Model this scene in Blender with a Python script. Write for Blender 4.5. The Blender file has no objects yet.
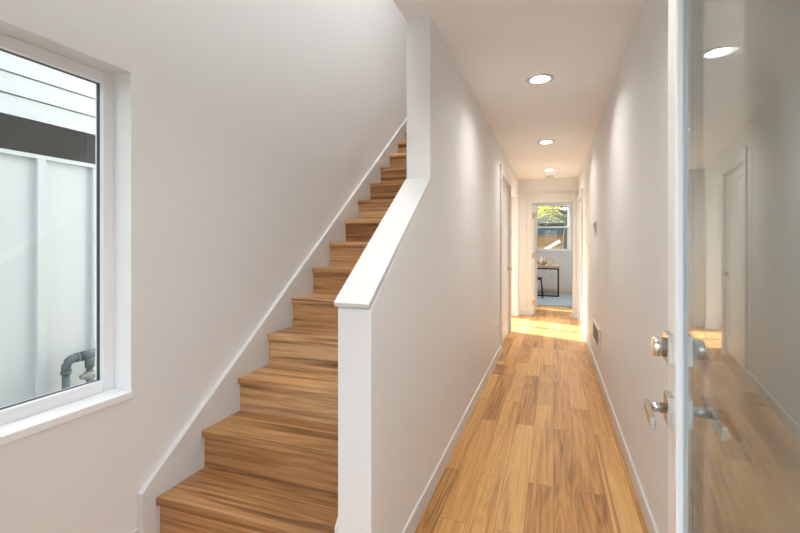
import bpy, bmesh, math, random
from mathutils import Vector, Matrix
R = math.radians
S = bpy.context.scene
COL = S.collection

# ------------------------------------------------------------------ camera
F_PX, YAW, H = 432.5, 19.53, 1.29
cam = bpy.data.cameras.new('camera'); camo = bpy.data.objects.new('camera', cam); COL.objects.link(camo)
cam.sensor_width = 36; cam.lens = 36 * F_PX / 800
cam.shift_y = -22.3 / 800
cam.clip_start = 0.02
camo.location = (0, 0, H); camo.rotation_euler = (R(90), 0, R(YAW))
S.camera = camo

# ------------------------------------------------------------------ world, sun, exposure
W = bpy.data.worlds.new('world'); S.world = W; W.use_nodes = True
nt = W.node_tree; bg = nt.nodes['Background']
sky = nt.nodes.new('ShaderNodeTexSky'); sky.sky_type = 'NISHITA'; sky.sun_disc = False
sky.sun_elevation = R(38); sky.sun_rotation = R(-70); sky.air_density = 1.0; sky.dust_density = 2.5
hs = nt.nodes.new('ShaderNodeHueSaturation'); hs.inputs['Saturation'].default_value = 0.35
nt.links.new(sky.outputs[0], hs.inputs['Color']); nt.links.new(hs.outputs[0], bg.inputs['Color'])
bg.inputs['Strength'].default_value = 1.1
sun = bpy.data.lights.new('sun', 'SUN'); sun.energy = 17; sun.angle = R(0.5); sun.color = (1, .96, .90)
suno = bpy.data.objects.new('sun', sun); COL.objects.link(suno)
SUN_DIR = Vector((1, -.385, -math.tan(R(39)) * math.hypot(1, .385)))
suno.rotation_euler = SUN_DIR.to_track_quat('-Z', 'Y').to_euler(); suno.location = (-6, 9, 8)
LAMP = 400.0            # emission of the downlight lenses
FILL_BOWL = 95.0            # emission of the added, unseen stairwell and far room bowl lights
vs_ = S.view_settings
vs_.view_transform = 'Standard'; vs_.look = 'None'; vs_.gamma = 1; vs_.use_curve_mapping = False
vs_.exposure = 0.0
S.cycles.max_bounces = 16; S.cycles.diffuse_bounces = 8; S.cycles.glossy_bounces = 8
S.cycles.transparent_max_bounces = 24

# ------------------------------------------------------------------ key dimensions
XL, XLS, XR, XS, XW = -.598, -.729, .414, -1.632, -1.660
Y1, RUN, RISE = 1.4187, .2583, .1867
YN, YU, HC, YE, HT = 1.386, 2.155, 2.465, 8.13, 5.25
YF0, YF1 = .10, .27                         # front wall
ALC0, ALC1 = 6.60, 7.98                     # alcove opening in the hall's left wall
YB = 12.4                                   # back wall of the far room

# ------------------------------------------------------------------ materials
def mat(name):
    m = bpy.data.materials.new(name); m.use_nodes = True
    n = m.node_tree.nodes; l = m.node_tree.links
    return m, n, l, n['Principled BSDF']

def plain(name, col, rough=.5, metal=0, bump=0, bscale=200, var=0, spec=.5):
    m, n, l, p = mat(name)
    p.inputs['Base Color'].default_value = (*col, 1); p.inputs['Roughness'].default_value = rough
    p.inputs['Metallic'].default_value = metal; p.inputs['Specular IOR Level'].default_value = spec
    tc = n.new('ShaderNodeTexCoord')
    if bump:
        nz = n.new('ShaderNodeTexNoise'); nz.inputs['Scale'].default_value = bscale; nz.inputs['Detail'].default_value = 3
        l.new(tc.outputs['Object'], nz.inputs['Vector'])
        b = n.new('ShaderNodeBump'); b.inputs['Strength'].default_value = bump; b.inputs['Distance'].default_value = .002
        l.new(nz.outputs['Fac'], b.inputs['Height']); l.new(b.outputs[0], p.inputs['Normal'])
    if var:
        nz = n.new('ShaderNodeTexNoise'); nz.inputs['Scale'].default_value = 6 if var < .3 else 40; nz.inputs['Detail'].default_value = 5
        l.new(tc.outputs['Object'], nz.inputs['Vector'])
        mx = n.new('ShaderNodeMix'); mx.data_type = 'RGBA'
        mx.inputs['A'].default_value = (*[c * (1 - var) for c in col], 1); mx.inputs['B'].default_value = (*[min(1, c * (1 + var)) for c in col], 1)
        l.new(nz.outputs['Fac'], mx.inputs['Factor']); l.new(mx.outputs['Result'], p.inputs['Base Color'])
    return m

def math_n(n, l, op, a, b=None, c=None):
    x = n.new('ShaderNodeMath'); x.operation = op
    for i, v in enumerate((a, b, c)):
        if v is None: continue
        if isinstance(v, (int, float)): x.inputs[i].default_value = v
        else: l.new(v, x.inputs[i])
    return x.outputs[0]

def wood(name, axis, planks, ramp, rough=.32, streak=.55, dark=(.16, .07, .025), smin=.53):
    """axis: grain direction 0=x 1=y. planks: (length, width) or None (one board per object)."""
    m, n, l, p = mat(name)
    tc = n.new('ShaderNodeTexCoord'); sp = n.new('ShaderNodeSeparateXYZ'); l.new(tc.outputs['Object'], sp.inputs[0])
    X, Y, Z = sp.outputs
    along = (X, Y)[axis]; across = (Y, X)[axis]
    oi = n.new('ShaderNodeObjectInfo')
    if planks:
        cb = n.new('ShaderNodeCombineXYZ'); l.new(along, cb.inputs[0]); l.new(across, cb.inputs[1])
        br = n.new('ShaderNodeTexBrick'); l.new(cb.outputs[0], br.inputs['Vector'])
        br.offset = .37; br.offset_frequency = 2; br.squash = 1
        br.inputs['Scale'].default_value = 1
        br.inputs['Brick Width'].default_value = planks[0]; br.inputs['Row Height'].default_value = planks[1]
        br.inputs['Mortar Size'].default_value = .0011; br.inputs['Mortar Smooth'].default_value = .3
        br.inputs['Color1'].default_value = (0, 0, 0, 1); br.inputs['Color2'].default_value = (1, 1, 1, 1)
        br.inputs['Mortar'].default_value = (.5, .5, .5, 1)
        rnd = br.outputs['Color']; seam = br.outputs['Fac']
        rv = n.new('ShaderNodeSeparateColor'); l.new(rnd, rv.inputs[0]); rnd = rv.outputs[0]
        # round so mortar smoothing does not blend the per-board value
    else:
        rnd = oi.outputs['Random']; seam = None
    woff = math_n(n, l, 'MULTIPLY', rnd, 37.0)
    def grain(sa, sc, scale, detail, dist=0, zz=1.0):
        c = n.new('ShaderNodeCombineXYZ')
        l.new(math_n(n, l, 'MULTIPLY', along, sa), c.inputs[0]); l.new(math_n(n, l, 'MULTIPLY', across, sc), c.inputs[1])
        l.new(math_n(n, l, 'MULTIPLY', Z, sc * zz), c.inputs[2])
        t = n.new('ShaderNodeTexNoise'); t.noise_dimensions = '4D'
        t.inputs['Scale'].default_value = scale; t.inputs['Detail'].default_value = detail; t.inputs['Distortion'].default_value = dist
        l.new(c.outputs[0], t.inputs['Vector']); l.new(woff, t.inputs['W'])
        return t.outputs['Fac']
    broad = grain(.7, 5, 1.0, 2, .6)
    rings = math_n(n, l, 'MULTIPLY_ADD', math_n(n, l, 'SINE', math_n(n, l, 'MULTIPLY', grain(.55, 8, 1.0, 2, .25), 95)), .5, .5)
    fine = grain(2.0, 85, 1.0, 5)
    strk = grain(.75, 24, 1.0, 6, .9)
    blot = grain(.9, 4, 1.0, 3, .8)
    # base tone
    tone = math_n(n, l, 'ADD', math_n(n, l, 'MULTIPLY', rnd, .5 if planks else .62), math_n(n, l, 'MULTIPLY', broad, .6))
    tone = math_n(n, l, 'ADD', tone, math_n(n, l, 'MULTIPLY', math_n(n, l, 'SUBTRACT', rings, .5), .16))
    tone = math_n(n, l, 'ADD', tone, math_n(n, l, 'MULTIPLY', math_n(n, l, 'SUBTRACT', fine, .5), .9))
    cr = n.new('ShaderNodeValToRGB'); e = cr.color_ramp.elements
    e[0].position = .12; e[0].color = (*ramp[0], 1); e[1].position = .95; e[1].color = (*ramp[-1], 1)
    for i, c in enumerate(ramp[1:-1]):
        q = e.new(.12 + .83 * (i + 1) / (len(ramp) - 1)); q.color = (*c, 1)
    l.new(tone, cr.inputs[0])
    mr = n.new('ShaderNodeMapRange'); mr.inputs['From Min'].default_value = smin; mr.inputs['From Max'].default_value = smin + .18
    mr.inputs['To Max'].default_value = streak; l.new(math_n(n, l, 'ADD', strk, math_n(n, l, 'MULTIPLY', math_n(n, l, 'SUBTRACT', blot, .5), .35)), mr.inputs['Value'])
    mx = n.new('ShaderNodeMix'); mx.data_type = 'RGBA'; mx.inputs['B'].default_value = (*dark, 1)
    l.new(mr.outputs[0], mx.inputs['Factor']); l.new(cr.outputs[0], mx.inputs['A'])
    out = mx.outputs['Result']
    if seam is not None:
        m2 = n.new('ShaderNodeMix'); m2.data_type = 'RGBA'; m2.inputs['B'].default_value = (.10, .045, .018, 1)
        l.new(math_n(n, l, 'MULTIPLY', seam, .75), m2.inputs['Factor']); l.new(out, m2.inputs['A']); out = m2.outputs['Result']
    l.new(out, p.inputs['Base Color'])
    p.inputs['Roughness'].default_value = rough; p.inputs['Specular IOR Level'].default_value = .35
    b = n.new('ShaderNodeBump'); b.inputs['Strength'].default_value = .12; b.inputs['Distance'].default_value = .001
    l.new(fine, b.inputs['Height']); l.new(b.outputs[0], p.inputs['Normal'])
    return m

def glass(name, tint=(.96, .985, .975), boost=1.0, refl=(1, 1, 1)):
    """thin clear glazing: straight-through transmission plus a mirror reflection that grows at grazing angles (Schlick)"""
    m = bpy.data.materials.new(name); m.use_nodes = True; n = m.node_tree.nodes; l = m.node_tree.links
    n.remove(n['Principled BSDF']); o = n['Material Output']
    g = n.new('ShaderNodeNewGeometry'); d = n.new('ShaderNodeVectorMath'); d.operation = 'DOT_PRODUCT'
    l.new(g.outputs['Normal'], d.inputs[0]); l.new(g.outputs['Incoming'], d.inputs[1])
    c = math_n(n, l, 'ABSOLUTE', d.outputs['Value'])
    f = math_n(n, l, 'POWER', math_n(n, l, 'SUBTRACT', 1.0, c), 5.0)
    f = math_n(n, l, 'MULTIPLY_ADD', f, .96 * boost, .04 * boost); 
    t = n.new('ShaderNodeBsdfTransparent'); t.inputs[0].default_value = (*tint, 1)
    s = n.new('ShaderNodeBsdfGlossy'); s.inputs['Roughness'].default_value = 0; s.inputs['Color'].default_value = (*refl, 1)
    mx = n.new('ShaderNodeMixShader'); l.new(f, mx.inputs[0]); l.new(t.outputs[0], mx.inputs[1]); l.new(s.outputs[0], mx.inputs[2])
    l.new(mx.outputs[0], o.inputs[0]); return m

def emit(name, col, st):
    m, n, l, p = mat(name)
    p.inputs['Base Color'].default_value = (.8, .8, .8, 1)
    p.inputs['Emission Color'].default_value = (*col, 1); p.inputs['Emission Strength'].default_value = st
    return m

WOODR = [(.28, .125, .038), (.53, .27, .085), (.64, .355, .122), (.72, .445, .175)]
M = dict(
    wall=plain('wall_paint', (.76, .76, .755), .5, bump=.04, bscale=350, spec=.14),
    ceil=plain('ceiling_paint', (.85, .85, .855), .7, bump=.04, bscale=300),
    trim=plain('white_trim_paint', (.675, .675, .665), .4, spec=.3),
    door=plain('white_door_paint', (.80, .79, .77), .4, spec=.3),
    vinyl=plain('white_vinyl', (.84, .85, .86), .3),
    floor=wood('hickory_floor', 1, (1.22, .127), WOODR, .45, .62, (.22, .09, .03), .54),
    stair=wood('hickory_stair', 0, None, [(.21, .09, .032), (.385, .195, .078), (.51, .285, .125), (.68, .44, .24)], .38, .85, (.13, .055, .02), .49),
    nickel=plain('satin_nickel', (.62, .58, .53), .22, 1),
    brass=plain('aged_brass', (.55, .40, .18), .3, 1),
    dark=plain('dark_gasket', (.03, .035, .04), .5),
    spacer=plain('grey_spacer', (.30, .34, .36), .4, .3),
    black=plain('black_metal', (.012, .012, .013), .45),
    glass=glass('window_glass'), dglass=glass('door_glass', (.90, .905, .895), .85, (.82, .86, .87)),
    lens=emit('lit_lens', (1, .965, .93), LAMP),
    fill_bowl=emit('lit_fill_bowl', (.985, .985, .98), FILL_BOWL),  # glow of the added fill lamps
    grey=plain('grey_metal', (.34, .33, .31), .4, .6),
    siding=plain('white_siding', (.53, .555, .56), .6, bump=.1, bscale=60),
    shadow_gap=plain('siding_joint', (.25, .26, .26), .8),
    band=plain('dark_band_board', (.035, .034, .032), .9, bump=1, bscale=70, var=.7, spec=.2),
    pipe=plain('galvanised_pipe', (.10, .13, .14), .5, .3),
)

# ------------------------------------------------------------------ mesh helpers
def box(bm, x0, x1, y0, y1, z0, z1, mtx=None):
    v = [bm.verts.new(p) for p in ((x0, y0, z0), (x1, y0, z0), (x1, y1, z0), (x0, y1, z0), (x0, y0, z1), (x1, y0, z1), (x1, y1, z1), (x0, y1, z1))]
    for f in ((3, 2, 1, 0), (4, 5, 6, 7), (0, 1, 5, 4), (1, 2, 6, 5), (2, 3, 7, 6), (3, 0, 4, 7)):
        bm.faces.new([v[i] for i in f])
    if mtx is not None: bmesh.ops.transform(bm, matrix=mtx, verts=v)
    return v

def prism_x(bm, pts, x0, x1):
    """polygon in (y,z) pushed along x"""
    a = [bm.verts.new((x0, y, z)) for y, z in pts]; b = [bm.verts.new((x1, y, z)) for y, z in pts]
    bm.faces.new(a); bm.faces.new(b[::-1]); k = len(pts)
    for i in range(k): bm.faces.new((a[i], b[i], b[(i + 1) % k], a[(i + 1) % k]))
    bmesh.ops.recalc_face_normals(bm, faces=bm.faces)

def grid_wall(bm, axis, c0, c1, u, v, holes):
    """wall slab normal to axis ('x' or 'y') between c0 and c1, covering u=(u0,u1), v=(v0,v1), with rectangular holes (u0,u1,v0,v1)"""
    us = sorted({*u, *[h[0] for h in holes], *[h[1] for h in holes]}); us = [q for q in us if u[0] <= q <= u[1]]
    vs = sorted({*v, *[h[2] for h in holes], *[h[3] for h in holes]}); vs = [q for q in vs if v[0] <= q <= v[1]]
    def P(c, a, b): return {'x': (c, a, b), 'y': (a, c, b), 'z': (a, b, c)}[axis]
    def solid(i, j):
        if i < 0 or j < 0 or i >= len(us) - 1 or j >= len(vs) - 1: return False
        a = (us[i] + us[i + 1]) / 2; b = (vs[j] + vs[j + 1]) / 2
        return not any(h[0] < a < h[1] and h[2] < b < h[3] for h in holes)
    vc = {}
    def V(c, a, b):
        k = (c, a, b)
        if k not in vc: vc[k] = bm.verts.new(P(*k))
        return vc[k]
    for i in range(len(us) - 1):
        for j in range(len(vs) - 1):
            if not solid(i, j): continue
            a, b, p, q = us[i], us[i + 1], vs[j], vs[j + 1]
            for c in (c0, c1): bm.faces.new((V(c, a, p), V(c, b, p), V(c, b, q), V(c, a, q)))
            if not solid(i - 1, j): bm.faces.new((V(c0, a, p), V(c0, a, q), V(c1, a, q), V(c1, a, p)))
            if not solid(i + 1, j): bm.faces.new((V(c0, b, p), V(c0, b, q), V(c1, b, q), V(c1, b, p)))
            if not solid(i, j - 1): bm.faces.new((V(c0, a, p), V(c0, b, p), V(c1, b, p), V(c1, a, p)))
            if not solid(i, j + 1): bm.faces.new((V(c0, a, q), V(c0, b, q), V(c1, b, q), V(c1, a, q)))
    bmesh.ops.recalc_face_normals(bm, faces=bm.faces)

def frame_rect(bm, axis, c0, c1, u0, u1, v0, v1, w, wb=None, wt=None):
    """rectangular frame (4 bars) in the plane normal to axis; w side width"""
    wb = w if wb is None else wb; wt = w if wt is None else wt
    for a, b, p, q in ((u0, u0 + w, v0, v1), (u1 - w, u1, v0, v1), (u0 + w, u1 - w, v0, v0 + wb), (u0 + w, u1 - w, v1 - wt, v1)):
        if q - p < 1e-6: continue
        if axis == 'x': box(bm, c0, c1, a, b, p, q)
        else: box(bm, a, b, c0, c1, p, q)

def tube(bm, pts, r, seg=12, caps=True):
    pts = [Vector(p) for p in pts]; rings = []
    for i, p in enumerate(pts):
        t = (pts[min(i + 1, len(pts) - 1)] - pts[max(i - 1, 0)]).normalized()
        ref = Vector((0, 0, 1)) if abs(t.z) < .9 else Vector((1, 0, 0))
        a = t.cross(ref).normalized(); b = t.cross(a)
        rr = r[i] if isinstance(r, (list, tuple)) else r
        rings.append([bm.verts.new(p + a * rr * math.cos(2 * math.pi * k / seg) + b * rr * math.sin(2 * math.pi * k / seg)) for k in range(seg)])
    for A, B in zip(rings, rings[1:]):
        for k in range(seg): 
            f = bm.faces.new((A[k], A[(k + 1) % seg], B[(k + 1) % seg], B[k])); f.smooth = True
    if caps: bm.faces.new(rings[0][::-1]); bm.faces.new(rings[-1])
    bmesh.ops.recalc_face_normals(bm, faces=bm.faces)

def lathe(bm, prof, c=(0, 0, 0), seg=32, axis='z', close=False):
    """prof: (r, h) pairs"""
    rings = []
    for r, h in prof:
        ring = []
        for k in range(seg):
            a = 2 * math.pi * k / seg
            q = (r * math.cos(a), r * math.sin(a), h)
            if axis == 'x': q = (h, r * math.cos(a), r * math.sin(a))
            if axis == 'y': q = (r * math.cos(a), h, r * math.sin(a))
            ring.append(bm.verts.new((q[0] + c[0], q[1] + c[1], q[2] + c[2])))
        rings.append(ring)
    prs = list(zip(rings, rings[1:])) + ([(rings[-1], rings[0])] if close else [])
    for A, B in prs:
        for k in range(seg):
            f = bm.faces.new((A[k], A[(k + 1) % seg], B[(k + 1) % seg], B[k])); f.smooth = True
    if not close:
        bm.faces.new(rings[0]); bm.faces.new(rings[-1])
    bmesh.ops.recalc_face_normals(bm, faces=bm.faces)

def obj(name, bm, m, parent=None, bevel=0, seg=2):
    me = bpy.data.meshes.new(name); bm.to_mesh(me); bm.free()
    o = bpy.data.objects.new(name, me); COL.objects.link(o)
    me.materials.append(M[m] if isinstance(m, str) else m)
    if bevel:
        b = o.modifiers.new('edge', 'BEVEL'); b.width = bevel; b.segments = seg; b.limit_method = 'ANGLE'; b.angle_limit = R(40)
    if parent: o.parent = parent
    return o

def struct(name, bm, m, parent=None, bevel=0):
    o = obj(name, bm, m, parent, bevel)
    if parent is None: o['kind'] = 'structure'
    return o

def tag(o, label, cat, group=None, kind=None):
    o['label'] = label; o['category'] = cat
    if group: o['group'] = group
    if kind: o['kind'] = kind
    return o

def thing(name, label, cat, loc=(0, 0, 0), rz=0, group=None):
    o = bpy.data.objects.new(name, None); COL.objects.link(o); o.empty_display_size = .05
    o.location = loc; o.rotation_euler = (0, 0, rz)
    return tag(o, label, cat, group)

def copy_tree(o, parent=None):
    c = o.copy(); COL.objects.link(c)
    if parent: c.parent = parent
    for ch in list(o.children): copy_tree(ch, c)
    return c

BM = bmesh.new
# ================================================================== SETTING
# floor
bm = BM(); box(bm, -1.9, 3.2, YF0, YB + .15, -.25, 0); struct('floor', bm, 'floor')
# left outside wall with window, glazed side door and far-room window
WIN = (.42, 1.327, .677, 2.006)
WINH = (.42, 1.327, .647, 2.006)
SD = (6.86, 8.27, .0, 2.08)
FW = (9.62, 9.80, .15, 2.05)
bm = BM(); grid_wall(bm, 'x', XW - .16, XW, (YF0, YB + .15), (-.25, HT), [WINH, SD, FW]); struct('wall_left', bm, 'wall')
# front wall with the open doorway
DOOR = (-.775, .19, 0, 2.06)
bm = BM(); grid_wall(bm, 'y', YF0, YF1, (XW, 1.2), (-.25, HT), [DOOR]); struct('wall_front', bm, 'wall')
# partition: low sloping wall beside the stairs, full height beyond, upper wall over the hall ceiling edge
bm = BM()
CT = .0246
prism_x(bm, [(YN, 0), (YN, 1.085 - CT), (YU, 1.637 - CT), (YU, HC + .05), (YF1, HC + .05), (YF1, HT), (6.5, HT), (6.5, 2.13), (5.33, 2.13), (5.33, 0)], XLS, XL)
box(bm, XLS, XL, 6.45, ALC0, 0, HC)
box(bm, XLS, XL, ALC0, ALC1, 2.14, HC)
box(bm, XLS, XL, ALC1, YE + .12, 0, HC)
struct('wall_partition', bm, 'wall', bevel=.004)
# closet lining behind the hall door, wall between stairs/closet and alcove
bm = BM(); box(bm, XW, XLS, ALC0 - .12, ALC0, 0, HC); struct('wall_alcove', bm, 'wall')
bm = BM(); box(bm, XW, XLS, 6.30, 6.42, 2.8, HT); struct('wall_landing', bm, 'wall')
# right hall wall with a doorway near the end
RD = (7.12, 7.92, 0, 2.03)
bm = BM(); grid_wall(bm, 'x', XR, XR + .13, (YF1, YE), (0, HC), [RD]); struct('wall_right', bm, 'wall')
# end wall with doorway
ED = (-.362, .318, 0, 2.03)
bm = BM(); grid_wall(bm, 'y', YE, YE + .12, (XLS + .131, 2.4), (0, HC), [ED]); box(bm, XW, XLS, YE + .30, YE + .42, 0, HC)
struct('wall_end', bm, 'wall')
# far room
FWN = (-.50, .43, 1.09, 2.41)
bm = BM(); grid_wall(bm, 'y', YB, YB + .15, (XW - .1, 2.4), (-.25, HC + .3), [FWN]); struct('wall_back', bm, 'wall')
bm = BM(); box(bm, 2.4, 2.53, YE, YB + .15, 0, HC); struct('wall_study', bm, 'wall')
# ceilings
CANS = [(-.09, 3.235), (-.08, 5.25), (-.06, 7.25), (-.10, 1.22)]
bm = BM(); grid_wall(bm, 'z', HC, HC + .3, (XLS + .001, XR + .14), (YF1 - .02, YE + .06), [(x - .066, x + .066, y - .066, y + .066) for x, y in CANS]); struct('ceiling', bm, 'ceil')
bm = BM(); box(bm, XW - .1, XLS + .001, 6.421, YE + .06, HC, HC + .3); struct('ceiling_alcove', bm, 'ceil')
bm = BM(); box(bm, XW - .1, 2.6, YE + .06, YB + .16, HC, HC + .3); struct('ceiling_study', bm, 'ceil')
bm = BM(); box(bm, XW - .1, XL + .05, YF0, 6.5, HT, HT + .15); struct('ceiling_stairwell', bm, 'ceil')
# baseboards
BH, BT = .092, .014
def baseboard(name, segs):
    bm = BM()
    for s in segs: box(bm, *s, 0, BH)
    return struct(name, bm, 'trim', bevel=.004)
baseboard('baseboard_left', [(XW, XW + .014, YF1, 1.353)])
baseboard('baseboard_partition', [(XL, XL + BT, YN, 5.24), (XL, XL + BT, 6.54, ALC0), (XL, XL + BT, ALC1, YE)])
baseboard('baseboard_right', [(XR - BT, XR, YF1, 7.03), (XR - BT, XR, 8.01, YE)])
baseboard('baseboard_end', [(XL + BT, ED[0] - .09, YE - BT, YE), (ED[1] + .09, XR - BT, YE - BT, YE)])
baseboard('baseboard_alcove', [(XW, XLS, YE + .286, YE + .30), (XLS - .014, XLS, ALC1, YE + .286)])
baseboard('baseboard_study', [(XW, 2.4, YB - BT, YB), (2.386, 2.4, YE + .12, YB - BT)])
# sloping cap on the low wall
a = math.atan2(1.6325 - 1.081, YU - YN); dy, dz = math.cos(a), math.sin(a)
q0 = Vector((YN - .025, 1.0835)); q1 = Vector((YU, 1.6325))
nn = Vector((dz, -dy)) * .020
bm = BM(); prism_x(bm, [tuple(q0), tuple(q1), (YU, 1.6325 - CT), tuple(q0 + nn)], XLS - .004, XL + .001)
struct('trim_1', bm, 'trim', bevel=.002)

# window 1 (left wall)
w = thing('window_1', 'white framed fixed window in the deep recess of the left wall', 'window'); w['kind'] = 'structure'
bm = BM(); frame_rect(bm, 'x', XW - .15, XW - .10, WIN[0], WIN[1], WIN[2], WIN[3], .046); obj('window_frame', bm, 'vinyl', w, .003)
bm = BM(); frame_rect(bm, 'x', XW - .140, XW - .122, WIN[0] + .043, WIN[1] - .043, WIN[2] + .043, WIN[3] - .043, .004); obj('gasket', bm, 'dark', w)
bm = BM(); box(bm, XW - .133, XW - .129, WIN[0] + .045, WIN[1] - .045, WIN[2] + .045, WIN[3] - .045); obj('window_pane', bm, 'glass', w)
bm = BM(); box(bm, XW - .15, XW + .006, WIN[0] + .001, WIN[1] - .001, WIN[2] - .029, WIN[2]); box(bm, XW + .0005, XW + .006, WIN[1] - .001, WIN[1] + .004, WIN[2] - .029, WIN[2]); obj('window_sill', bm, 'vinyl', w, .003)
# white jamb liner of the window recess
bm = BM(); box(bm, XW - .10, XW + .001, WIN[1] - .003, WIN[1] - .0005, WIN[2], WIN[3]); obj('jamb_liner', bm, 'vinyl', w)

# casings
def casing_x(name, x0, x1, y0, y1, top, head, w=.09):
    bm = BM(); box(bm, x0, x1, y0 - w, y0, 0, top + head); box(bm, x0, x1, y1, y1 + w, 0, top + head); box(bm, x0, x1, y0, y1, top, top + head)
    return struct(name, bm, 'trim', bevel=.002)
def casing_y(name, y0, y1, x0, x1, top, head, w=.09):
    bm = BM(); box(bm, x0 - w, x0, y0, y1, 0, top + head); box(bm, x1, x1 + w, y0, y1, 0, top + head); box(bm, x0, x1, y0, y1, top, top + head)
    return struct(name, bm, 'trim', bevel=.002)
casing_x('trim_2', XL, XL + .02, 5.31, 6.45, 2.13, .11)
casing_x('trim_3', XR - .018, XR, RD[0], RD[1], RD[3], .10)
casing_y('trim_4', YE - .018, YE, ED[0], ED[1], ED[3], .185, .10)

def panel_door(bm, w, h, t, rails, stile=.11):
    """flat slab in local x(0..w) y(0..t) z(0..h), square-edged recessed panels between the rails"""
    box(bm, 0, stile, 0, t, 0, h); box(bm, w - stile, w, 0, t, 0, h)
    for a, b in rails: box(bm, stile, w - stile, 0, t, a, b)
    for (a, b), (c, d) in zip(rails, rails[1:]):
        box(bm, stile, w - stile, .009, t - .009, b, c)

def lever(name, parent, loc, mtx, mname='nickel', arm=.115, sgn=1):
    """square rose + spindle + flat arm; local: x along the arm, -y away from the door"""
    h = bpy.data.objects.new(name, None)
    bm = BM(); box(bm, -.0325, .0325, -.012, 0, -.0325, .0325); box_r = bm
    lathe(bm, [(.0125, -.012), (.0125, -.062)], axis='y', seg=20)
    box(bm, -.0125 * sgn if sgn > 0 else -arm, arm if sgn > 0 else .0125, -.066, -.056, -.0125, .0125)
    bmesh.ops.transform(bm, matrix=mtx, verts=bm.verts)
    o = obj(name, bm, mname, parent, .0012); o.location = loc
    return o

# hall closet door (door_2): plane x = XL-.02, hinges on the near side
d2 = thing('door_2', 'closed white three panel closet door in the hall with silver lever', 'door', (XL - .022, 5.335, .008), R(90)); d2['kind'] = 'structure'
bm = BM(); panel_door(bm, 1.108, 2.112, .036, [(0, .20), (.70, .80), (1.38, 1.48), (2.0, 2.112)]); o = obj('door_slab', bm, 'door', d2, .002)
for z in (.25, 1.06, 1.87):
    bm = BM(); lathe(bm, [(.008, z - .045), (.008, z + .045)], c=(.004, -.008, 0), seg=12); obj('hinge', bm, 'grey', d2)
lever('door_handle', d2, (1.05, 0, .93), Matrix.Rotation(0, 4, 'X'), sgn=-1)
# jamb lining
bm = BM(); box(bm, XLS, XL, 5.31, 5.333, 0, 2.13); box(bm, XLS, XL, 6.445, 6.46, 0, 2.13); box(bm, XLS, XL, 5.31, 6.46, 2.122, 2.14); struct('trim_5', bm, 'trim')
# closet back
bm = BM(); box(bm, -.95, -.93, 5.0, 6.48, 0, 2.14); struct('wall_closet', bm, 'wall')

# right hall door (door_3), closed, set in the thickness of the wall
d3 = thing('door_3', 'white panel door in the right hall wall beside the far doorway', 'door', (XR + .05, RD[0], .006), R(90)); d3['kind'] = 'structure'
bm = BM(); panel_door(bm, RD[1] - RD[0], 2.02, .036, [(0, .20), (.70, .80), (1.30, 1.40), (1.91, 2.02)]); obj('door_slab', bm, 'door', d3, .002)

# far doorway door (door_4), standing open into the study, hinged on the left
d4 = thing('door_4', 'white door standing open into the far room with brass hinges', 'door', (ED[0] + .036, YE + .10, .008), R(90 - 2.0)); d4['kind'] = 'structure'
bm = BM(); panel_door(bm, .76, 2.015, .036, [(0, .20), (.70, .80), (1.30, 1.40), (1.90, 2.015)]); obj('door_slab', bm, 'door', d4, .002)
for z in (.22, 1.08, 1.80):
    bm = BM(); box(bm, -.012, .002, .0, .034, z - .05, z + .05); obj('hinge', bm, 'brass', d4)
lever('door_handle', d4, (.70, 0, .93), Matrix.Identity(4), 'brass', sgn=-1)

# glazed side door pair in the alcove (door_5): the sun comes in here
d5 = thing('door_5', 'white glazed side doors in the alcove letting in the sun', 'door'); d5['kind'] = 'structure'
bm = BM(); frame_rect(bm, 'x', XW - .12, XW - .02, SD[0] + .0, SD[1], .005, SD[3], .045, .10, .06); obj('door_frame', bm, 'vinyl', d5, .002)
for y0, y1 in ((SD[0] + .045, 7.605), (7.605, SD[1] - .045)):
    bm = BM(); frame_rect(bm, 'x', XW - .09, XW - .045, y0, y1, .105, SD[3] - .06, .05, .12, .10); lf = obj('door_leaf', bm, 'door', d5, .002)
    bm = BM(); box(bm, XW - .07, XW - .065, y0 + .05, y1 - .05, .225, SD[3] - .16); obj('pane', bm, 'glass', lf)

# window 2 (study back wall): single-hung
w2 = thing('window_2', 'white single hung window over the desk in the far room', 'window'); w2['kind'] = 'structure'
bm = BM(); frame_rect(bm, 'y', YB + .04, YB + .12, FWN[0], FWN[1], FWN[2], FWN[3], .045, .04, .04); obj('window_frame', bm, 'vinyl', w2, .002)
for nm, z0, z1, y in (('upper_sash', 1.735, 2.37, YB + .085), ('lower_sash', 1.13, 1.775, YB + .055)):
    bm = BM(); frame_rect(bm, 'y', y, y + .028, FWN[0] + .045, FWN[1] - .045, z0, z1, .03, .03, .04); s_ = obj(nm, bm, 'vinyl', w2, .002)
    bm = BM(); box(bm, FWN[0] + .07, FWN[1] - .07, y + .012, y + .016, z0 + .03, z1 - .03); obj('pane', bm, 'glass', s_)
bm = BM(); box(bm, FWN[0] - .03, FWN[1] + .03, YB - .015, YB + .04, FWN[2] - .025, FWN[2]); obj('window_sill', bm, 'trim', w2, .002)
# window 3 (study left wall, narrow)
w3 = thing('window_3', 'narrow white side window of the far room', 'window'); w3['kind'] = 'structure'
bm = BM(); frame_rect(bm, 'x', XW - .12, XW - .04, FW[0], FW[1], FW[2], FW[3], .02); obj('window_frame', bm, 'vinyl', w3)
bm = BM(); box(bm, XW - .085, XW - .08, FW[0] + .02, FW[1] - .02, FW[2] + .02, FW[3] - .02); obj('pane', bm, 'glass', w3)

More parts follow.
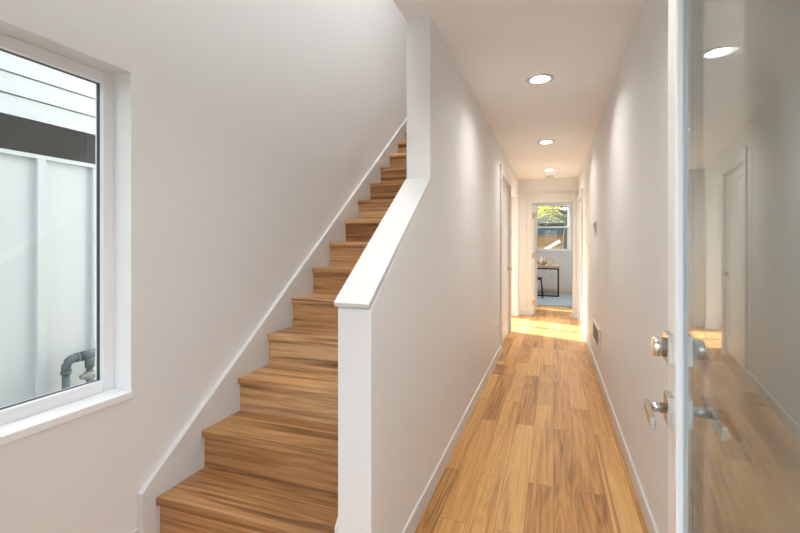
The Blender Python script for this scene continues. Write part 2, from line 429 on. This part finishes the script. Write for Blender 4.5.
# ================================================================== STAIRCASE
st = thing('staircase', 'straight wooden staircase with brown grained treads climbing between white skirt boards', 'staircase', (0, 0, 0))
XA, XB = XS, XLS - .013
random.seed(4)
for k in range(15):
    y = Y1 + k * RUN; z = (k + 1) * RISE
    last = k == 14
    bm = BM(); box(bm, XA, XB, 0, (RUN + .022 + .0 if not last else 1.24), -.033, 0)
    t = obj('tread', bm, 'stair', st, .004, 3); t.location = (0, y, z)
    bm = BM(); box(bm, XA, XB, 0, .018, -RISE + .0, -.033)
    r = obj('riser', bm, 'stair', st); r.location = (0, y + .022, z)
def skirt(off, x0, x1, yf, zf, y2):
    z0 = lambda y: RISE + (y - Y1) * RISE / RUN
    yt = Y1 + 14 * RUN
    bm = BM()
    prism_x(bm, [(yf, 0), (yf, zf), (yf + .03 if zf < z0(yf + .03) + off - .02 else yf + .0001, z0(yf + .03) + off if zf < z0(yf + .03) + off - .02 else z0(yf) + off),
                 (yt - .02, z0(yt - .02) + off), (yt + .02, 2.8 + .12), (y2, 2.8 + .12), (y2, 2.8 - .04), (yt + .2, 2.8 - .04), (Y1 + .5, .0)], x0, x1)
    return obj('skirt_board', bm, 'trim', st, .002)
skirt(.10, XW + .001, XS, 1.353, .236, 6.30)
skirt(.12, XLS - .013, XLS - .001, YN, .27, 6.30)
M_ = None

# ================================================================== FRONT DOOR
DA = 4.5
DXL, DYL = .262, 1.206      # latch edge
fd = thing('door_1', 'open front door with a tall glass pane in a white frame and square silver hardware', 'door', (DXL - .914 * math.sin(R(DA)), DYL - .914 * math.cos(R(DA)), .008), R(90 - DA)); fd['kind'] = 'structure'
# local: x along the door from the hinge (0) to the latch (.914); y>0 is the outside face side (left of the door), y 0 = outer face, -.045 inner face
DW, DH, DT = .914, 2.03, .045
GS, GZ0, GZ1 = .118, .22, 1.905
bm = BM(); frame_rect(bm, 'y', -DT, 0, 0, DW, 0, DH, GS, GZ0, DH - GZ1); obj('door_slab', bm, 'door', fd, .0015)
bm = BM()
frame_rect(bm, 'y', -.010, .0015, GS - .024, DW - GS + .024, GZ0 - .024, GZ1 + .024, .026)
frame_rect(bm, 'y', -.040, .0005, GS + .002, DW - GS - .002, GZ0 + .002, GZ1 - .002, .004)
frame_rect(bm, 'y', -DT - .003, -.034, GS - .022, DW - GS + .022, GZ0 - .022, GZ1 + .022, .026)
obj('glazing_frame', bm, 'vinyl', fd, .0015)
bm = BM(); frame_rect(bm, 'y', -.030, -.013, GS + .004, DW - GS - .004, GZ0 + .004, GZ1 - .004, .003); obj('spacer', bm, 'spacer', fd)
bm = BM(); box(bm, GS + .006, DW - GS - .006, -.013, -.010, GZ0 + .006, GZ1 - .006); obj('outer_pane', bm, 'dglass', fd)
bm = BM(); box(bm, GS + .006, DW - GS - .006, -.033, -.030, GZ0 + .006, GZ1 - .006); obj('inner_pane', bm, 'dglass', fd)
def door_set(side):
    y0 = 0 if side > 0 else -DT
    s = side
    HX = DW - .065
    # lever
    bm = BM(); box(bm, HX - .0325, HX + .0325, min(y0, y0 + s * .014), max(y0, y0 + s * .014), .905 - .0325, .905 + .0325)
    h = obj('lever_handle', bm, 'nickel', fd, .0012)
    bm = BM(); lathe(bm, [(.0115, y0 + s * .014), (.0115, y0 + s * .050)], c=(HX, 0, .905), axis='y', seg=24); obj('spindle', bm, 'nickel', h)
    bm = BM(); box(bm, HX - .115, HX + .0125, min(y0 + s * .046, y0 + s * .056), max(y0 + s * .046, y0 + s * .056), .905 - .0125, .905 + .0125); obj('lever_arm', bm, 'nickel', h, .0015)
    bm = BM(); box(bm, HX - .0325, HX + .0325, min(y0, y0 + s * .014), max(y0, y0 + s * .014), 1.045 - .0325, 1.045 + .0325)
    d = obj('deadbolt', bm, 'nickel', fd, .0012)
    bm = BM(); lathe(bm, [(.022, y0 + s * .014), (.022, y0 + s * .038), (.020, y0 + s * .040)], c=(HX, 0, 1.045), axis='y', seg=32); obj('cylinder', bm, 'nickel', d)
door_set(1); door_set(-1)
for z in (.2, 1.0, 1.8):
    bm = BM(); lathe(bm, [(.008, z - .05), (.008, z + .05)], c=(-.006, -DT - .006, 0), seg=12); obj('hinge', bm, 'nickel', fd)
# front door jamb
bm = BM(); box(bm, DOOR[0], DOOR[0] + .02, YF0, YF1, 0, DOOR[3] - .02); box(bm, DOOR[1] - .012, DOOR[1], YF0, YF1 - .0, 0, DOOR[3] - .02); box(bm, DOOR[0], DOOR[1], YF0, YF1, DOOR[3] - .02, DOOR[3]); struct('trim_6', bm, 'trim')

# ================================================================== FITTINGS
def downlight(label):
    t = thing('recessed_light', label, 'ceiling light', group='recessed ceiling lights')
    bm = BM(); lathe(bm, [(.096, 0), (.095, -.004), (.074, -.008), (.062, -.003), (.058, .045), (.0635, .045), (.0645, 0)], seg=40, close=True); obj('trim_ring', bm, 'trim', t)
    bm = BM(); lathe(bm, [(.0575, .046), (.0575, .036), (.045, .030), (.01, .028)], seg=32); obj('lens', bm, 'lens', t)
    return t
dl = downlight('lit round recessed light, largest of the row along the hall ceiling')
dl.location = (-.09, 3.235, HC)
for (x, y, z), lab in (((-.08, 5.25, HC), 'lit round recessed light, middle one of the three along the hall ceiling'),
                       ((-.06, 7.25, HC), 'lit round recessed light just before the smoke detector on the hall ceiling')):
    c = copy_tree(dl); c.location = (x, y, z); c['label'] = lab
c = copy_tree(dl); c.location = (-.10, 1.22, HC); c['label'] = 'round recessed light on the ceiling over the entry inside the front door'
def fill_light(loc, lab):  # invented lamp, out of view, for extra brightness
    t = thing('added_fill_light', lab, 'ceiling light', loc, 0, 'added stairwell fill lights')
    bm = BM(); lathe(bm, [(.20, 0), (.20, -.03), (.19, -.035), (.19, 0)], seg=40, close=True); obj('rim', bm, 'nickel', t)
    bm = BM(); lathe(bm, [(.188, -.002), (.188, -.03), (.15, -.06), (.08, -.078), (.01, -.082)], seg=40); obj('diffuser', bm, 'fill_bowl', t); return t
f_ = fill_light((.35, 10.3, HC), 'added round fill light, out of view on the ceiling of the far room with the desk'); f_['group'] = 'added far room fill lights'  # added to brighten the far room
fill_light((-1.19, 1.1, HT), 'added round fill light, out of view high in the stairwell over the lowest steps')  # this one and the next are added to brighten the stairwell
fill_light((-1.19, 3.2, HT), 'added round fill light, out of view high in the stairwell over the middle steps')
sd = thing('smoke_detector', 'flat round white smoke detector on the hall ceiling before the far doorway', 'smoke detector', (-.06, 7.89, HC))
bm = BM(); lathe(bm, [(.065, 0), (.065, -.012), (.055, -.032), (.02, -.036)], seg=28); obj('housing', bm, 'trim', sd)

th = thing('thermostat', 'small silver and white thermostat on the right hall wall', 'thermostat', (XR, 4.85, 1.46))
bm = BM(); box(bm, -.022, 0, -.045, .045, -.06, .06); obj('housing', bm, 'trim', th, .004)
bm = BM(); box(bm, -.027, -.022, -.032, .032, -.012, .045); obj('display', bm, 'grey', th)

wr = thing('wall_register', 'white framed vent with dark louvres low on the right hall wall', 'vent', (XR, 4.74, .39))
bm = BM(); frame_rect(bm, 'x', -.016, 0, -.32, .32, -.105, .105, .03); obj('frame', bm, 'trim', wr, .003)
bm = BM(); box(bm, -.003, 0, -.29, .29, -.075, .075); obj('backing', bm, 'black', wr)
bm = BM()
for i in range(12):
    y = -.265 + i * .048
    box(bm, -.014, -.003, y, y + .006, -.075, .075)
obj('louvre', bm, 'grey', wr)

ot = thing('wall_outlet', 'white outlet plate on the left hall wall before the closet door', 'outlet', (XL, 4.98, .34))
bm = BM(); box(bm, 0, .006, -.037, .037, -.06, .06); obj('plate', bm, 'trim', ot, .002)
for z in (-.02, .02):
    bm = BM(); box(bm, .006, .009, -.017, .017, z - .014, z + .014); obj('socket', bm, 'door', ot)

fr = thing('floor_register', 'flush wooden floor vent along the left baseboard of the hall', 'vent', (-.515, 4.55, 0))
bm = BM(); frame_rect(bm, 'y', 0, .004, 0, 1, 0, 1, .1); bm.free()
bm = BM()
box(bm, -.06, .06, -.17, -.15, 0, .005); box(bm, -.06, .06, .15, .17, 0, .005); box(bm, -.06, -.045, -.15, .15, 0, .005); box(bm, .045, .06, -.15, .15, 0, .005)
obj('frame', bm, 'floor', fr)
bm = BM(); box(bm, -.045, .045, -.15, .15, 0, .0015); obj('backing', bm, 'black', fr)
bm = BM()
for i in range(7): box(bm, -.041 + i * .0125, -.033 + i * .0125, -.15, .15, .0015, .0045)
obj('slat', bm, 'floor', fr)

# ================================================================== FAR ROOM
M['rug'] = plain('blue_rug', (.34, .42, .47), .95, bump=.8, bscale=120, var=.45)
bm = BM(); box(bm, -1.3, 1.4, 9.55, 12.05, 0, .012); rug = tag(obj('area_rug', bm, 'rug'), 'pale blue mottled area rug under the desk in the far room', 'rug')
M['oak'] = wood('pale_desk_wood', 0, None, [(.40, .30, .22), (.50, .39, .29), (.56, .45, .34)], .5, .25, (.25, .16, .10))
dk = thing('desk', 'desk with pale wooden top on a black square metal frame under the far window', 'desk', (0, 0, .012))
DX0, DX1, DY0, DY1, DZ = -1.05, .13, 11.15, 11.80, .755
bm = BM(); box(bm, DX0, DX1 + .01, DY0 - .01, DY1 + .01, DZ - .06, DZ); obj('desktop', bm, 'oak', dk, .003)
def bar(p, q, r=.016):
    bm = BM(); p = Vector(p); q = Vector(q)
    lo = [min(p[i], q[i]) - r for i in range(3)]; hi = [max(p[i], q[i]) + r for i in range(3)]
    box(bm, lo[0], hi[0], lo[1], hi[1], lo[2], hi[2]); return bm
for x in (DX0 + .03, DX1 - .016):
    for y in (DY0 + .02, DY1 - .02): obj('leg', bar((x, y, .016), (x, y, DZ - .078)), 'black', dk)
obj('frame_rail', bar((DX0 + .03, DY0 + .02, DZ - .078), (DX1 - .016, DY0 + .02, DZ - .078)), 'black', dk)
obj('frame_rail', bar((DX1 - .016, DY0 + .02, DZ - .078), (DX1 - .016, DY1 - .02, DZ - .078)), 'black', dk)
obj('floor_rail', bar((DX0 + .03, DY0 + .02, .016), (DX1 - .016, DY0 + .02, .016)), 'black', dk)
obj('floor_rail', bar((DX1 - .016, DY0 + .02, .016), (DX1 - .016, DY1 - .02, .016)), 'black', dk)
# chair, partly behind the open door
ch = thing('desk_chair', 'black chair tucked in at the left side of the desk', 'chair', (-.46, 10.86, .013))
bm = BM(); box(bm, -.22, .2, -.2, .22, .44, .48); obj('seat', bm, 'black', ch, .012)
for sx, sy in ((.18, -.17), (.18, .19), (-.19, -.17), (-.19, .19)):
    bm = BM(); tube(bm, [(sx * 1.25, sy * 1.1, .004), (sx, sy, .44)], .013, 10); obj('leg', bm, 'black', ch)
bm = BM(); box(bm, -.24, -.20, -.2, .22, .60, .86); obj('backrest', bm, 'black', ch, .012)
for y in (-.14, .16):
    bm = BM(); box(bm, -.23, -.205, y - .012, y + .012, .47, .62); obj('back_post', bm, 'black', ch)
# things on the desk
DT_ = .767
M['white'] = plain('white_ceramic', (.80, .79, .77), .3)
M['gold'] = plain('gold_metal', (.62, .45, .16), .3, 1)
rg = thing('ring_ornament', 'round gold ring ornament standing on the desk', 'ornament', (-.085, 11.32, DT_))
bm = BM()
R0, r0 = .085, .011
pts = [(R0 * math.cos(2 * math.pi * i / 36), 0, R0 + .014 + R0 * math.sin(2 * math.pi * i / 36)) for i in range(37)]
tube(bm, pts, r0, 10); obj('ring', bm, 'gold', rg)
bm = BM(); box(bm, -.045, .045, -.03, .03, 0, .014); obj('base', bm, 'gold', rg, .002)
gv = thing('gold_vase', 'small round gold vase beside the ring ornament on the desk', 'vase', (-.225, 11.23, DT_))
bm = BM(); lathe(bm, [(.03, 0), (.052, .03), (.055, .055), (.038, .09), (.022, .11), (.026, .125)], seg=24); obj('body', bm, 'gold', gv)
jg = thing('white_jug', 'white ceramic jug on the desk left of the gold vase', 'jug', (-.30, 11.40, DT_))
bm = BM(); lathe(bm, [(.05, 0), (.062, .05), (.058, .10), (.035, .16), (.03, .20), (.038, .22)], seg=24); obj('body', bm, 'white', jg)
bm = BM(); tube(bm, [(.055, 0, .06), (.10, 0, .08), (.105, 0, .14), (.075, 0, .18), (.034, 0, .185)], .008, 8); obj('handle', bm, 'white', jg)
bt = thing('dark_bottle', 'small dark jar on the desk beside the white jug', 'jar', (-.42, 11.30, DT_))
bm = BM(); lathe(bm, [(.03, 0), (.034, .02), (.034, .07), (.02, .085), (.02, .10)], seg=20); obj('body', bm, 'black', bt)
ro = thing('wall_outlet', 'white outlet plate on the wall under the far window behind the desk', 'outlet', (-.05, YB, .42))
bm = BM(); box(bm, -.037, .037, -.006, 0, -.06, .06); obj('plate', bm, 'trim', ro, .002)

# ================================================================== OUTSIDE, left window
M['ground'] = plain('gravel_ground', (.36, .35, .32), .95, bump=1, bscale=60, var=.4)
M['lawn'] = plain('lawn', (.13, .20, .05), .95, bump=1, bscale=90, var=.4)
bm = BM(); box(bm, -6, XW - .16, -2.5, 30, -.45, -.30); box(bm, XW - .16, 9, YB + .15, 30, -.45, -.30); box(bm, XW - .16, 6, -6, YF0, -.45, -.22); struct('ground', bm, 'ground')
XNB = -3.7
nb = thing('neighbor_house', 'white neighboring house wall with lap siding over a dark band and battened panels', 'building', (XNB, 0, 0))
def zat(v, Y_over=None): pass
Y0N, Y1N = -1.5, 5.2
ZB0, ZB1 = 1.967, 2.21    # dark band
bm = BM(); box(bm, -.25, 0, Y0N, Y1N, -.30, ZB0); obj('panel_siding', bm, 'siding', nb)
bm = BM(); box(bm, -.25, .03, Y0N, Y1N, ZB0, ZB1); obj('belly_band', bm, 'band', nb)
bm = BM(); box(bm, 0, .035, Y0N, Y1N, ZB0 - .03, ZB0); obj('drip_edge', bm, 'siding', nb)
LH = .155
bm = BM()
z = ZB1; i = 0
while z < 6.0:
    prism = [(-.01, z + .010), (.028, z + .010), (.018, z + LH), (-.01, z + LH), (-.012, z + LH / 2)]
    a_ = [bm.verts.new((x, Y0N, q)) for x, q in prism]; b_ = [bm.verts.new((x, Y1N, q)) for x, q in prism]
    bm.faces.new(a_); bm.faces.new(b_[::-1])
    for q in range(5): bm.faces.new((a_[q], b_[q], b_[(q + 1) % 5], a_[(q + 1) % 5]))
    z += LH
bmesh.ops.recalc_face_normals(bm, faces=bm.faces)
box(bm, -.25, -.009, Y0N, Y1N, ZB1, 6.0)
obj('lap_siding', bm, 'siding', nb)
for kk in range(-6, 8):
    y = 2.162 + kk * .42
    if Y0N < y < Y1N - .05:
        bm = BM(); box(bm, 0, .034, y, y + .055, -.30, ZB0 - .03); obj('batten', bm, 'siding', nb)
# gas pipe stub
pp = thing('gas_pipe', 'grey metal pipe with elbow and valve outside the window', 'pipe', (XNB + .17, 0, 0))
PY0, PY1, PZ = 2.275, 2.465, .40
bm = BM(); tube(bm, [(0, PY0, -.30), (0, PY0, PZ - .10)], .027, 18); obj('riser_pipe', bm, 'pipe', pp)
bm = BM(); tube(bm, [(0, PY0, PZ - .10), (0, PY0, PZ - .06)] + [(0, PY0 + .06 - .06 * math.cos(q * math.pi / 16), PZ - .06 + .06 * math.sin(q * math.pi / 16)) for q in range(1, 9)] + [(0, PY0 + .085, PZ)], .032, 18)
tube(bm, [(0, PY0, PZ - .105), (0, PY0, PZ - .085)], .037, 18); tube(bm, [(0, PY0 + .07, PZ), (0, PY0 + .09, PZ)], .037, 18); obj('elbow', bm, 'pipe', pp)
bm = BM(); tube(bm, [(0, PY0 + .10, PZ), (0, PY1 + .22, PZ)], .028, 18); obj('cross_pipe', bm, 'pipe', pp)
bm = BM(); tube(bm, [(0, PY1 - .075, PZ), (0, PY1 + .06, PZ)], .037, 18); tube(bm, [(0, PY1 - .01, PZ), (0, PY1 - .01, PZ - .10)], .034, 18); obj('tee', bm, 'pipe', pp)
bm = BM(); tube(bm, [(0, PY1 - .01, PZ - .10), (0, PY1 - .01, -.30)], .024, 18); obj('drop_pipe', bm, 'pipe', pp)
bm = BM(); lathe(bm, [(.03, -.20), (.042, -.19), (.042, -.145), (.03, -.135)], c=(0, PY1 - .01, PZ), seg=18)
tube(bm, [(0, PY1 - .08, PZ - .165), (0, PY1 + .06, PZ - .165)], .02, 12); tube(bm, [(0, PY1 - .01, PZ - .165), (.05, PY1 - .01, PZ - .165)], .02, 12); box(bm, .05, .058, PY1 - .055, PY1 + .035, PZ - .177, PZ - .153)
obj('valve', bm, 'grey', pp)

# ================================================================== OUTSIDE, back yard
M['fence'] = plain('teal_fence', (.025, .045, .055), .7, var=.25)
M['greyside'] = plain('grey_green_siding', (.17, .18, .145), .7)
M['crate'] = wood('crate_wood', 0, None, [(.14, .07, .025), (.20, .105, .04), (.26, .145, .06)], .6, .4)
M['bark'] = plain('bark', (.05, .04, .03), .9, bump=1, bscale=40, var=.4)
M['leaf'] = plain('yellow_leaf', (.62, .60, .07), .6, var=.2)
M['leaf'].node_tree.nodes['Principled BSDF'].inputs['Transmission Weight'].default_value = .0
fn = thing('garden_fence', 'dark teal board fence with black top rail behind the far window', 'fence', (0, 16.5, -.30))
bm = BM()
for i in range(28): box(bm, -2.6 + i * .19, -2.6 + i * .19 + .182, -.02, .0, 0, 2.22)
obj('board_panel', bm, 'fence', fn)
bm = BM(); box(bm, -2.65, 2.75, -.07, .05, 2.22, 2.34); obj('top_rail', bm, 'black', fn)
for x in (-2.6, -.7, 1.2, 2.7):
    bm = BM(); box(bm, x - .05, x + .05, 0, .1, 0, 2.22); obj('post', bm, 'fence', fn)
bh = thing('rear_house', 'grey sided house beyond the teal fence', 'building', (0, 20, -.30))
bm = BM()
for i in range(24): 
    z = i * .22
    v = [(-4.5, z), (4.5, z)]
    box(bm, -4.5, 4.5, -.02, .25, z, z + .20); box(bm, -4.5, 4.5, 0, .25, z + .20, z + .22)
obj('lap_siding', bm, 'greyside', bh)
cr = thing('wooden_bin', 'brown wooden garden bin with a white strip across its front', 'bin', (-.12, 15.0, -.30))
for i in range(6):
    bm = BM(); box(bm, -.45, .42, -.02, 0, .05 + i * .30, .05 + i * .30 + .285); obj('front_board', bm, 'crate', cr)
for x in (-.47, .42):
    bm = BM(); box(bm, x, x + .05, -.035, .6, 0, 1.88); obj('side_panel', bm, 'crate', cr)
bm = BM(); box(bm, -.52, .50, -.05, .62, 1.85, 1.89); obj('lid', bm, 'crate', cr)
bm = BM(); box(bm, -.38, .38, -.006, .006, -.05, .05, Matrix.Translation((.0, -.028, 1.50)) @ Matrix.Rotation(R(-32), 4, 'Y')); obj('white_strip', bm, 'siding', cr)
tr = thing('tree', 'slender dark trunked tree with yellow green leaves outside the far window', 'tree', (.36, 13.6, -.30))
random.seed(11)
trunk = [(.02, 0, 0), (0, 0, .8), (-.05, .02, 1.6), (.03, 0, 2.3), (.06, -.02, 3.0), (0, 0, 3.8), (.05, 0, 4.6)]
bm = BM(); tube(bm, trunk, [.09, .075, .07, .06, .05, .04, .02], 12)
brs = []
for i in range(14):
    z = 2.25 + i * .075; a0 = random.uniform(0, 6.28); L = random.uniform(.7, 1.3)
    if i % 2: a0 = math.pi + random.uniform(-.6, .6)
    p0 = Vector((.02, 0, z)); p1 = p0 + Vector((math.cos(a0) * L * .5, math.sin(a0) * L * .35, .3)); p2 = p0 + Vector((math.cos(a0) * L, math.sin(a0) * L * .7, .35))
    tube(bm, [p0, p1, p2], [.02, .012, .005], 8); brs += [p1, p2, (p1 + p2) / 2]
obj('trunk', bm, 'bark', tr)
bm = BM()
for c0 in brs:
    for j in range(55):
        c1 = c0 + Vector((random.gauss(0, .22), random.gauss(0, .2), random.gauss(0, .17)))
        s_ = random.uniform(.025, .055)
        rm = Matrix.Rotation(random.uniform(0, 6.28), 3, 'Z') @ Matrix.Rotation(random.uniform(-1.2, 1.2), 3, 'X')
        q = [bm.verts.new(c1 + rm @ Vector(p) * s_) for p in ((-1, 0, 0), (-.2, .45, .08), (1, 0, 0), (-.2, -.45, .08))]
        bm.faces.new(q)
obj('foliage', bm, 'leaf', tr)
